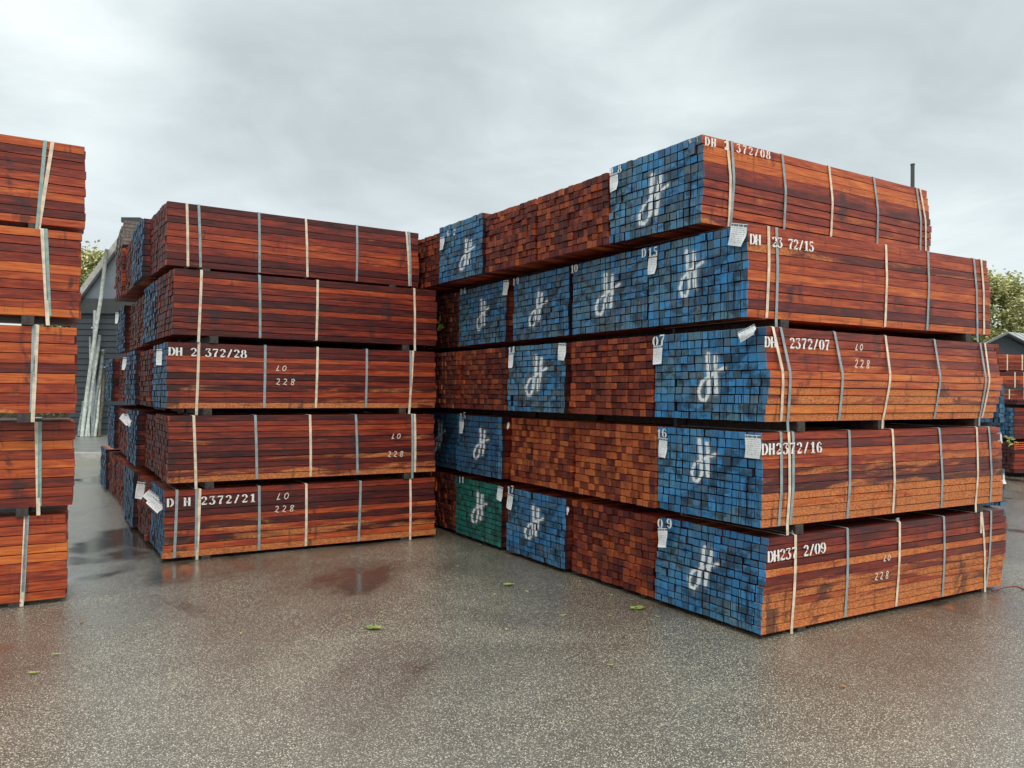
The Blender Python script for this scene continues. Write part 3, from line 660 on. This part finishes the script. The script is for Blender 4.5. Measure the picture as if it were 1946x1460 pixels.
# ---- middle stack, the columns behind, seen along the alley
MROW = {4: ['blue', 'end', 'end'], 3: ['blue', 'end', 'end', 'blue'], 2: ['end', 'blue', 'end', 'end', 'blue'], 1: ['end', 'blue', 'end', 'end', 'blue'], 0: ['end', 'blue', 'end', 'end', 'end', 'blue']}
ords = ['second', 'third', 'fourth', 'fifth', 'sixth', 'seventh']
BMR = {}
for k, row in MROW.items():
    X, Y, yaw, L, W = MC[k]; yaw = .545; A = Vector((math.cos(yaw), math.sin(yaw), 0)); Bd = Vector((-math.sin(yaw), math.cos(yaw), 0)); s_ = W + .03
    rr = random.Random(k)
    for i, e_ in enumerate(row):
        Wd = 1.08; out = (.05 if e_ == 'blue' else -.01) + rr.uniform(-.03, .03)
        if k == 4 and i == 0: out = .12
        if k == 4 and i > 0: out = .05 + .04 * i
        colw = {'end': 'bare red-brown', 'blue': 'blue-ended'}[e_]
        bh = Z0 if k == 0 else P_ - H_
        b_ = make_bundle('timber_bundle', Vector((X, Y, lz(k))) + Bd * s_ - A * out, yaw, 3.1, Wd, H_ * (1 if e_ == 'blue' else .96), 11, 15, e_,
                         f"{colw} bundle, {ords[i]} in along alley, {LAYER[k]} of middle stack", GM, bearer_h=bh, tone=.30, dark=.6 if e_ == 'blue' else .42, jit=.012, bear=(.42, 2.7),  # dark puts the shade of the alley into the end colours
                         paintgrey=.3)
        BMR[(k, i)] = b_; s_ += Wd + .04
for (kk, w_, h_, ro, y_, z_) in (((0, 0), .10, .20, -8, .2, .62), ((1, 1), .16, .09, -40, .5, .66), ((1, 1), .05, .17, 20, .2, .66), ((2, 1), .05, .17, -5, .5, .62), ((3, 3), .05, .18, 0, .3, .6)):
    sheet(BMR[kk], (kk[0], ro), w_, h_, ro, .03, 'out', 5, at=(y_, z_))
# grey boards lying on top further along
q = Vector((MC[4][0], MC[4][1], 0)) + Vector((-math.sin(.53), math.cos(.53), 0)) * 3.45
b_ = make_bundle('timber_bundle', (q.x - .20, q.y, lz(4) + H_ + .05), .50, 3.0, 2.2, .36, 7, 5, 'greywood', 'weathered grey boards piled above the top layer at the far end of the alley', GM, bearer_h=.05, grey=1, jit=.02)

# ---- the stack cut by the left edge
QC = {0: (-6.564, 5.246, .52, 3.2), 1: (-6.502, 5.224, .53, 3.2), 2: (-6.377, 5.014, .542, 3.2), 3: (-6.35, 5.01, .538, 3.2), 4: (-6.396, 5.159, .57, 3.2)}
qs = {0: dict(rows=9, tone=.62, label='glossy orange-brown timber bundle lowest in the stack cut by the left edge'),
      1: dict(rows=9, tone=.60, label='timber bundle second up in the left-edge stack, its far end stepped'),
      2: dict(rows=9, tone=.58, label='timber bundle third up in the left-edge stack, one golden board across it'),
      3: dict(rows=10, tone=.62, label='timber bundle fourth up in the left-edge stack, bright orange boards below dark ones'),
      4: dict(rows=10, tone=.48, label='topmost timber bundle of the stack cut by the left edge, crossed straps')}
qst = {4: [(86, 70, 'e', 'w'), (100, 72, 'c', 'w')], 3: [(80, 91, 'c', 'w'), (87, 94, 'e')], 2: [(64.5, 60, 'g'), (71, 62, 'c', 'w')], 1: [(69, 73, 'c', 'w'), (76, 75, 'e')], 0: [(52, 43, 'g'), (49, 41, 'c', 'w')]}
for k, (X, Y, yaw, L) in QC.items():
    bh = Z0 if k == 0 else P_ - H_
    b_ = make_bundle('timber_bundle', (X, Y, lz(k)), yaw, L, 1.1, H_, ncol=15, end='end', far_end='end', group=GL_, side=True, bearer_h=bh, bear=(.45, 2.83), jit=.01, dry=(.1, .1), **qs[k])
    straps(b_, qst[k]); pass
    for a_ in (.35, .55, 1.6): strap(b_, a_, a_, 'cream' if a_ != 1.6 else 'grey')

# ------------------------------------------------------------ ground
me = MB(); g0 = 700
link('yard_ground', [(-g0, -40, 0), (g0, -40, 0), (g0, g0, 0), (-g0, g0, 0)], [(0, 1, 2, 3)], M['asphalt'])['kind'] = 'structure'
mb = MB(); mb.box(-26, -9.0, 21.4, 45, -.1, .10); tag(mb.build('pavement', M['concrete']), kind='structure')
mb = MB(); mb.box(-26, -9.0, 21.2, 21.398, -.1, .125); tag(mb.build('kerb', M['kerb']), kind='structure')

# ------------------------------------------------------------ dark shed at the end of the alley
D = 30.0
eL = at_depth(130, 600, D); ap = at_depth(256, 431, D); lowz = at_depth(150, 596, D).z; xl, xr = eL.x, 2 * ap.x - eL.x
sh = tag(empty('boarded_shed', (ap.x, D, .1)), 'dark grey boarded shed with pale gable at the end of the alley', 'shed')
def P(x, y, z): return (x - ap.x, y - D, z - .1)
bandT = at_depth(150, 568, D).z
mb = MB()
zz = .1
while zz < lowz - .01:                                     # shiplap boards, each tilted out at its foot
    k = len(mb.v); z1 = min(zz + .22, lowz)
    for x in (xl + .1, xr - .1): mb.v += [P(x, D - .035, zz), P(x, D, z1), P(x, D + .1, z1), P(x, D + .1, zz)]
    mb.f += [[k, k + 4, k + 5, k + 1], [k, k + 3, k + 7, k + 4], [k + 1, k + 5, k + 6, k + 2], [k + 3, k + 2, k + 6, k + 7], [k, k + 1, k + 2, k + 3], [k + 4, k + 7, k + 6, k + 5]]
    zz += .22
mb.build('wall', M['cladding'], sh)
mb = MB(); mb.box(*[q for q in (xl - ap.x, xr - ap.x, -.12, .1, lowz - .1, bandT - .1)]); mb.build('band_board', M['fascia'], sh)
def prism(tri, y0, y1, m, name): return hexo(name, [P(x, y0, z) for x, z in tri], [P(x, y1, z) for x, z in tri], m, sh)
slope = (ap.z - eL.z) / (ap.x - eL.x)
xg = ap.x - (ap.z - bandT) / slope
prism([(xg + .1, bandT), (2 * ap.x - xg - .1, bandT), (ap.x, ap.z - .15)], D - .03, D + .1, M['gable'], 'gable')
for sg in (-1, 1):
    ex_ = ap.x + sg * (ap.x - xl)
    prism([(ex_, eL.z - .02), (ex_, eL.z + .16), (ap.x, ap.z + .16), (ap.x, ap.z - .02)], D - .28, D + 12, M['tile'], 'roof')
    prism([(ex_, eL.z - .14), (ex_, eL.z + .19), (ap.x - sg * 0, ap.z + .19), (ap.x, ap.z - .14)], D - .31, D - .283, M['fascia'] if sg > 0 else M['kerb'], 'verge_board')
mb = MB(); mb.box(-.35, .35, -.34, 12, ap.z - .1 + .1, ap.z - .1 + .28); mb.build('ridge_cap', M['fascia'], sh)
for sx in (xl + .1, xr - .1):
    mb = MB(); mb.box(sx - ap.x - .08, sx - ap.x + .08, .102, 11.9, 0, lowz - .1); mb.build('side_wall', M['cladding'], sh)
mb = MB(); pt = at_depth(180, 590, D - .2); pbx = at_depth(176, 800, D - .2)
mb.tube([P(pt.x, D - .16, pt.z), P(pt.x, D - .16, 2.6), P(pt.x - .02, D - .16, .15)], .075, 12)
for zc in (1.2, 2.9, 4.0): mb.box(pt.x - ap.x - .1, pt.x - ap.x + .1, -.24, -.04, zc - .03, zc + .03)
mb.build('downpipe', M['steel'], sh)

# leaning poles and pipes
PT = [((203, 477), (154.5, 833), .065, 'pipe', 'longest pale pole leaning high against the boarded shed'),
      ((189, 640), (163, 834), .055, 'pipe', 'pale pipe leaning just right of the downpipe, reaching half the shed wall'),
      ((196, 668), (174, 834), .06, 'pipe_dark', 'weathered grey pipe, fourth of the leaning bunch from the right'),
      ((194, 690), (181, 835), .05, 'pipe', 'thin pale pipe between two dark ones at the shed'),
      ((198, 700), (189, 835), .05, 'bark', 'dark brown pole rightmost of the bunch leaning on the shed'),
      ((171.5, 643), (168, 833), .035, 'pipe', 'thin upright pale rod standing left of the downpipe'),
      ((159, 766), (149.5, 836), .06, 'pipe_dark', 'short green-grey pipe leftmost of the bunch leaning on the shed')]
for (t, b, r_, m_, lb) in PT:
    a = at_depth(*b, 28.7); a.z = .10; c = at_depth(*t, 29.55)
    root = empty('leaning_pole', a); tag(root, lb, 'pole', 'poles leaning against the boarded shed')
    d_ = c - a; mb = MB(); seg = 12
    mb.tube([d_ * (i / 4) + Vector((.02 * math.sin(i * 2 + t[0]), 0, .004 if i == 0 else 0)) for i in range(5)], r_, seg); mb.build('shaft', M[m_], root, True)
    mb = MB(); u = d_.normalized(); mb.tube([d_ + u * .001, d_ + u * .05], r_ * 1.12, seg); mb.build('end_cap', M['pipe_dark'], root)

# ------------------------------------------------------------ things behind the right-hand stack
D = 12.2
b = at_depth(1734, 400, D); t = at_depth(1735, 314, D)
root = tag(empty('steel_post', (b.x, D, 0)), 'thin grey steel post rising behind the top of the right-hand stack', 'post')
mb = MB(); mb.box(-.021, .021, -.021, .021, .012, t.z); mb.build('post_shaft', M['fascia'], root)
mb = MB(); mb.box(-.12, .12, -.12, .12, 0, .012); mb.build('base_plate', M['steel'], root)
mb = MB(); mb.box(-.025, .025, -.025, .025, t.z, t.z + .02); mb.build('post_cap', M['fascia'], root)

GB = 'bundles in the yard behind the right-hand stack'
# blue-ended stack whose edge shows past the corner bundles' far end
for k in range(4):
    D = 13.0; r_ = at_depth([1909, 1903, 1908, 1898][k], 800, D); hgt = .60; pit = .675
    lb = ['lowest blue-ended bundle showing past far end of right-hand stack, white slip on it', 'second blue-ended bundle showing past the far end of the right-hand stack', 'third blue-ended bundle showing past far end of right-hand stack, sticking out most', 'dark bundle on top of the blue-ended pile behind the right-hand stack'][k]
    # its ends face the yard: local x runs away from the camera
    b_ = make_bundle('timber_bundle', (r_.x, D, .06 + pit * k), R(88), 2.6, 1.0, hgt, 8, 13, 'blue' if k < 3 else 'end', lb, GB, bearer_h=.06 if k == 0 else pit - hgt, dark=.7, jit=.03)
    if k < 2: sheet(b_, (0, k), .07, .16, 5, .03, seed=k, at=(.05, .5))
# stacks far across the yard
D = 33.0
for k in range(5):
    for j in range(2):
        x0 = at_depth(1890 + (0, 3, 6, -3, 2)[k], 750, D).x + j * 3.35
        lb = f"far brown bundle, {['lowest', 'second up', 'third up', 'fourth up', 'topmost'][k]}" + (' of the strapped pile below the small shed' if j == 0 else ' of the pile right of that below small shed')
        b_ = make_bundle('timber_bundle', (x0, D, .06 + .72 * k), R(4), 3.2, 1.1, .65, 8, 8, 'end', lb, GB, bearer_h=.06 if k == 0 else .07, side=False, tone=.42, dry=(.2, .2), jit=.02, bear=(.5, 2.6))
        for a_ in ((.95, 1.35, 2.6) if k % 2 else (.5, 1.15, 1.5)): strap(b_, a_, a_, 'cream', wd=.05)
D = 18.2
for k in range(3):
    x0 = at_depth(1927 + (0, -3, 6)[k], 850, D).x
    lb = ['low dark bundle wrapped with orange-red netting at the right edge, standing on the wet yard', 'dark blue-ended bundle resting on the netted one at the right edge', 'thin bundle of dark planks topmost on the small pile at the right edge'][k]
    b_ = make_bundle('timber_bundle', (x0, D, .10 + .78 * k), R(6), 2.8, 1.1, .70 if k < 2 else .12, 8 if k < 2 else 2, 9, 'blue' if k == 1 else 'end', lb, GB, bearer_h=.10 if k == 0 else .08, tone=.16, dark=(.2, .55, .3)[k], jit=.02)
    for a_ in (.35, .6, 1.5): strap(b_, a_, a_, 'grey', wd=.02)
    if k == 0:
        mb = MB()
        for i in range(9): mb.tube([(.0 + i * .05, -.012, .80 - .01 * i), (.02 + i * .045, -.02, .62 + .02 * i)], .007, 5)
        for i in range(4): mb.tube([(-.01, -.016, .79 - .05 * i), (.45 - .05 * i, -.02, .80 - .045 * i)], .009, 5)
        mb.build('netting', M['orange_net'], b_.root)
# small shed beyond
D = 60.0
ap = at_depth(1903, 635, D); lf = at_depth(1871, 653, D); rt = at_depth(1948, 669, D)
root = tag(empty('small_shed', (ap.x, D, 0)), 'small dark shed with pale ribbed roof beyond the far timber piles', 'shed')
def Q(x, y, z): return (x - ap.x, y, z)
YR = 2.2
hexo('wall', [Q(lf.x + .1, .0, 0), Q(rt.x - .1, -1.0, 0), Q(rt.x - .1, -1.0, rt.z), Q(ap.x, -.3, ap.z - .12), Q(lf.x + .1, 0, lf.z)],
     [Q(lf.x + 6, 7, 0), Q(rt.x + 6, 6, 0), Q(rt.x + 6, 6, rt.z), Q(ap.x + 6, 6.7, ap.z - .12), Q(lf.x + 6, 7, lf.z)], M['cladding'], root)
dv = Vector((9, 5.5, 0))
def slab(a, b, th, m, nm):
    a, b = Vector(a), Vector(b); up_ = Vector((0, 0, th)); hexo(nm, [a, b, b + up_, a + up_], [a + dv, b + dv, b + up_ + dv, a + up_ + dv], m, root)
slab(Q(ap.x, -.6, ap.z), Q(rt.x + .3, -1.4, rt.z - .1), .12, M['tile'], 'roof'); slab(Q(lf.x - .15, -.3, lf.z - .06), Q(ap.x, -.6, ap.z), .12, M['tile'], 'roof')
mb = MB()
for i in range(12):
    f_ = i / 12; a = Vector(Q(ap.x, -.6, ap.z + .12)) + dv * f_; b = Vector(Q(rt.x + .3, -1.4, rt.z + .02)) + dv * f_; mb.tube([a, b], .06, 5)
mb.build('roof_rib', M['kerb'], root)['kind'] = 'stuff'
for (a, b) in ((lf, ap), (ap, rt)):
    mb = MB(); mb.tube([Q(a.x - (.15 if a is lf else 0), -.75, a.z - .02), Q(b.x + (.3 if b is rt else 0), -.75 if b is ap else -1.5, b.z - .02)], .10, 4); mb.build('verge_board', M['fascia'], root)

# ------------------------------------------------------------ trees
def tree(name, base, h, crown_c, crown_r, label, nleaf, seed, leaf=.16):
    rnd = random.Random(seed); root = tag(empty(name, base), label, 'tree')
    mb = MB(); mb.tube([(0, 0, 0), (.1, 0, h * .2), (-.05, .1, h * .42), (.05, 0, h * .62)], [.32, .26, .2, .12], 10); mb.build('trunk', M['bark'], root, True)
    clumps = []; cc = Vector(crown_c); cr_ = Vector(crown_r); lm = MB()
    for i in range(110):
        while True:
            q = Vector((rnd.uniform(-1, 1), rnd.uniform(-1, 1), rnd.uniform(-1, 1)))
            if q.length < 1: break
        q = q.normalized() * q.length ** .55
        c = cc + Vector((q.x * cr_.x, q.y * cr_.y, q.z * cr_.z)); clumps.append((c, rnd.uniform(.45, 1.15), rnd.random()))
        if i % 2 == 0:
            s_ = Vector((0, 0, h * rnd.uniform(.3, .6))); md = (s_ + c) / 2 + Vector((rnd.uniform(-.4, .4), rnd.uniform(-.4, .4), .4)); lm.tube([s_, md, c], [.07, .045, .012], 5)
    lm.build('limbs', M['bark'], root)
    mb = MB()
    for i in range(nleaf):
        c, r_, tn = clumps[rnd.randrange(len(clumps))]; q = Vector((rnd.gauss(0, .5), rnd.gauss(0, .5), rnd.gauss(0, .42))) * r_
        p = c + q; a = Vector((rnd.uniform(-1, 1), rnd.uniform(-1, 1), rnd.uniform(-.6, .6))).normalized(); b = a.cross(Vector((rnd.uniform(-1, 1), rnd.uniform(-1, 1), 1))).normalized()
        s_ = leaf * rnd.uniform(.5, 1.2); k = len(mb.v)
        mb.v += [p - a * s_, p - b * s_ * .5, p + a * s_, p + b * s_ * .5]; mb.f.append([k, k + 1, k + 2, k + 3])
        mb.c.append((min(1, max(0, tn * .55 + rnd.random() * .5)), 0, 0, 1))
    mb.build('crown', M['foliage'], root)
b = at_depth(1952, 755, 62); tree('broadleaf_tree', (b.x, 68, 0), 12.5, (0, 0, 8.4), (4.1, 3.6, 3.8), 'hazy yellow-green tree behind the small shed at the right edge', 44000, 3, .19)
b = at_depth(120, 742, 60); tree('broadleaf_tree', (b.x, 62, 0), 13.5, (0, 0, 9.0), (2.7, 2.8, 3.9), 'yellow-green tree showing between the left stack and the boarded shed', 30000, 5, .18)

# ------------------------------------------------------------ added hedges, mostly unseen, keeping bright horizon out of the stack gaps
def hedge(xa, xb, y0, label, seed):
    root = tag(empty('added_hedge', (xa, y0, 0)), label, 'hedge'); rnd = random.Random(seed); Lh = xb - xa
    mb = MB(); nx = 90
    for i in range(nx + 1):
        x = Lh * i / nx; h_ = 2.8 + .12 * math.sin(i * .7) + rnd.uniform(-.06, .06); w_ = .55 + rnd.uniform(-.05, .05)
        mb.v += [(x, -w_, 0), (x, -w_ * 1.1, h_ * .55), (x, -w_ * .7, h_ * .95), (x, 0, h_), (x, w_ * .8, h_ * .93), (x, w_, 0)]
    for i in range(nx):
        for j in range(5): k = i * 6 + j; mb.f.append([k, k + 6, k + 7, k + 1])
    mb.build('inner_growth', M['bark'], root)
    mb = MB()
    for i in range(12000):
        x = rnd.uniform(0, Lh); z = rnd.uniform(.1, 2.95); p = Vector((x, -.6 * (1.12 - .25 * (z / 2.8) ** 3) - rnd.uniform(0, .12), z)) if z < 2.75 else Vector((x, rnd.uniform(-.5, .5), z))
        a = Vector((rnd.uniform(-1, 1), rnd.uniform(-.5, .5), rnd.uniform(-1, 1))).normalized() * .12; b = Vector((rnd.uniform(-1, 1), rnd.uniform(-.5, .5), rnd.uniform(-1, 1))).normalized() * .07; k = len(mb.v)
        mb.v += [p - a, p - b, p + a, p + b]; mb.f.append([k, k + 1, k + 2, k + 3]); mb.c.append((rnd.random() * .2, 0, 0, 1))
    mb.build('foliage', M['hedge'], root)
hedge(-48, 24, 50, 'added dark hedge blocking the bright horizon behind the stacks', 9)
hedge(24.2, 130, 95, 'added long hedge on the far side of the open yard at the right', 10)

# ------------------------------------------------------------ fallen leaves on the yard
def leaf(px, py, size, kind, label, group, big=False, rot=None):
    size *= .78; p = ground(px, py, .004); rnd = random.Random(int(px * 7 + py)); root = None
    mb = MB(); k_ = 3 if big else 1
    for j in range(k_ * (4 if big else 1)):
        a = rnd.uniform(0, 6.28) if rot is None else rot; L = size * rnd.uniform(.8, 1.1); W = L * rnd.uniform(.26, .42); lift = rnd.uniform(.1, .35) * L
        ox, oy = (rnd.uniform(-.7, .7) * size, rnd.uniform(-.5, .5) * size) if big else (0, 0)
        cs, sn = math.cos(a), math.sin(a); k = len(mb.v); N = 7; tone = rnd.random()
        for i in range(N + 1):
            t = i / N; wv = W * math.sin(math.pi * min(1, t * .97 + .015)) ** .8 * (1 + .18 * math.sin(t * 19)); zc = lift * (2 * t - 1) ** 2 * .6 + .002
            for sgn in (-1, 0, 1):
                x = (t - .5) * L; y = sgn * wv / 2; z = zc + (.25 * wv if sgn else 0) + .002
                mb.v.append((ox + x * cs - y * sn, oy + x * sn + y * cs, z))
        for i in range(N):
            for q in range(2): mb.f.append([k + 3 * i + q, k + 3 * i + q + 1, k + 3 * i + q + 4, k + 3 * i + q + 3]); mb.c.append((tone if kind != 'leaf' else .35 + .65 * tone, 0, 0, 1))
    o = mb.build('fallen_leaf' if not big else 'leafy_twig', M[kind]); o.location = p
    return tag(o, label, 'leaf', group)
GLf = 'leaves fallen on the wet asphalt'
leaf(711, 1195, .10, 'leaf', 'flat green leafy twig lying alone in the middle of the yard', GLf, True)
leaf(966, 1112, .08, 'leaf', 'bright yellow-green leaf clump in front of the green-ended bundle', GLf, True)
leaf(1212, 1157, .09, 'leaf', 'yellow-green leaf clump near the foot of the near corner bundle', GLf, True)
leaf(1603, 1306, .07, 'leaf_brown', 'yellow leaf lying alone in the foreground at the right', GLf)
leaf(1070, 1171, .08, 'leaf', 'curled pale green leaf, brightest of those in the open yard', GLf)
leaf(665, 1177, .06, 'leaf_brown', 'small orange leaf left of the green twig', GLf)
leaf(155, 1185, .07, 'leaf_brown', 'dark shrivelled leaf on the bright wet streak at the left', GLf)
leaf(108, 1245, .09, 'leaf', 'thin yellow-green leaf by the wet streak at the left', GLf, rot=.2)
leaf(64, 1281, .09, 'leaf', 'yellow leaf floating at a shallow puddle near the left edge', GLf, rot=.1)
for (x, y) in ((812, 1116), (838, 1075), (773, 1043), (870, 1077), (912, 1036), (940, 1131), (1102, 1106), (1001, 1125), (1159, 1171), (1250, 1173), (1226, 1199), (1200, 1141), (1162, 1132), (1222, 1136), (725, 1165), (458, 1206), (962, 1198), (1161, 1265), (700, 1046), (1278, 1125)):
    leaf(x, y, .06, 'leaf', 'small curled yellow-green leaf scattered on the wet asphalt', GLf)
for (x, y) in ((741, 1068), (977, 1078), (1064, 1114), (742, 1147), (1186, 1212), (860, 1083)):
    leaf(x, y, .06, 'leaf_brown', 'small dark brown leaf scattered on the wet asphalt', GLf)
# leaves caught on the stacks
def sprig(px, py, D, label, nn=6, s_=.06):
    p = at_depth(px, py, D); rnd = random.Random(nn); mb = MB()
    for i in range(nn):
        a = Vector((rnd.uniform(-1, 1), rnd.uniform(-.4, .1), rnd.uniform(-.4, 1))).normalized(); b = a.cross(Vector((.2, 1, .1))).normalized(); c = Vector((rnd.uniform(-1, 1), 0, rnd.uniform(-1, 1))) * s_ * 1.2; k = len(mb.v)
        mb.v += [c, c + a * s_ - b * s_ * .35, c + a * s_ * 2, c + a * s_ + b * s_ * .35, c + a * s_ + Vector((0, -.01, 0))]
        mb.f += [[k, k + 1, k + 4], [k + 1, k + 2, k + 4], [k + 2, k + 3, k + 4], [k + 3, k, k + 4]]; mb.c += [(.5 + .5 * rnd.random(), 0, 0, 1)] * 4
    o = mb.build('leafy_twig', M['leaf']); o.location = p; tag(o, label, 'twig')
p = loc_on(Probe((RC[3][0], RC[3][1], lz(3)), RC[3][2]), 842, 618, 'end')
yw = RC[3][2]; wp = Vector((RC[3][0], RC[3][1], 0)) + Matrix.Rotation(yw, 3, 'Z') @ Vector((-.09, p.y, 0))
sprig(842, 618, wp.y, 'green leafy twig caught on the bare bundle ends beside the gap', 7, .045)
sprig(1922, 838, 17.9, 'bright green leafy twig on top of the netted pile at the right edge', 12, .06)
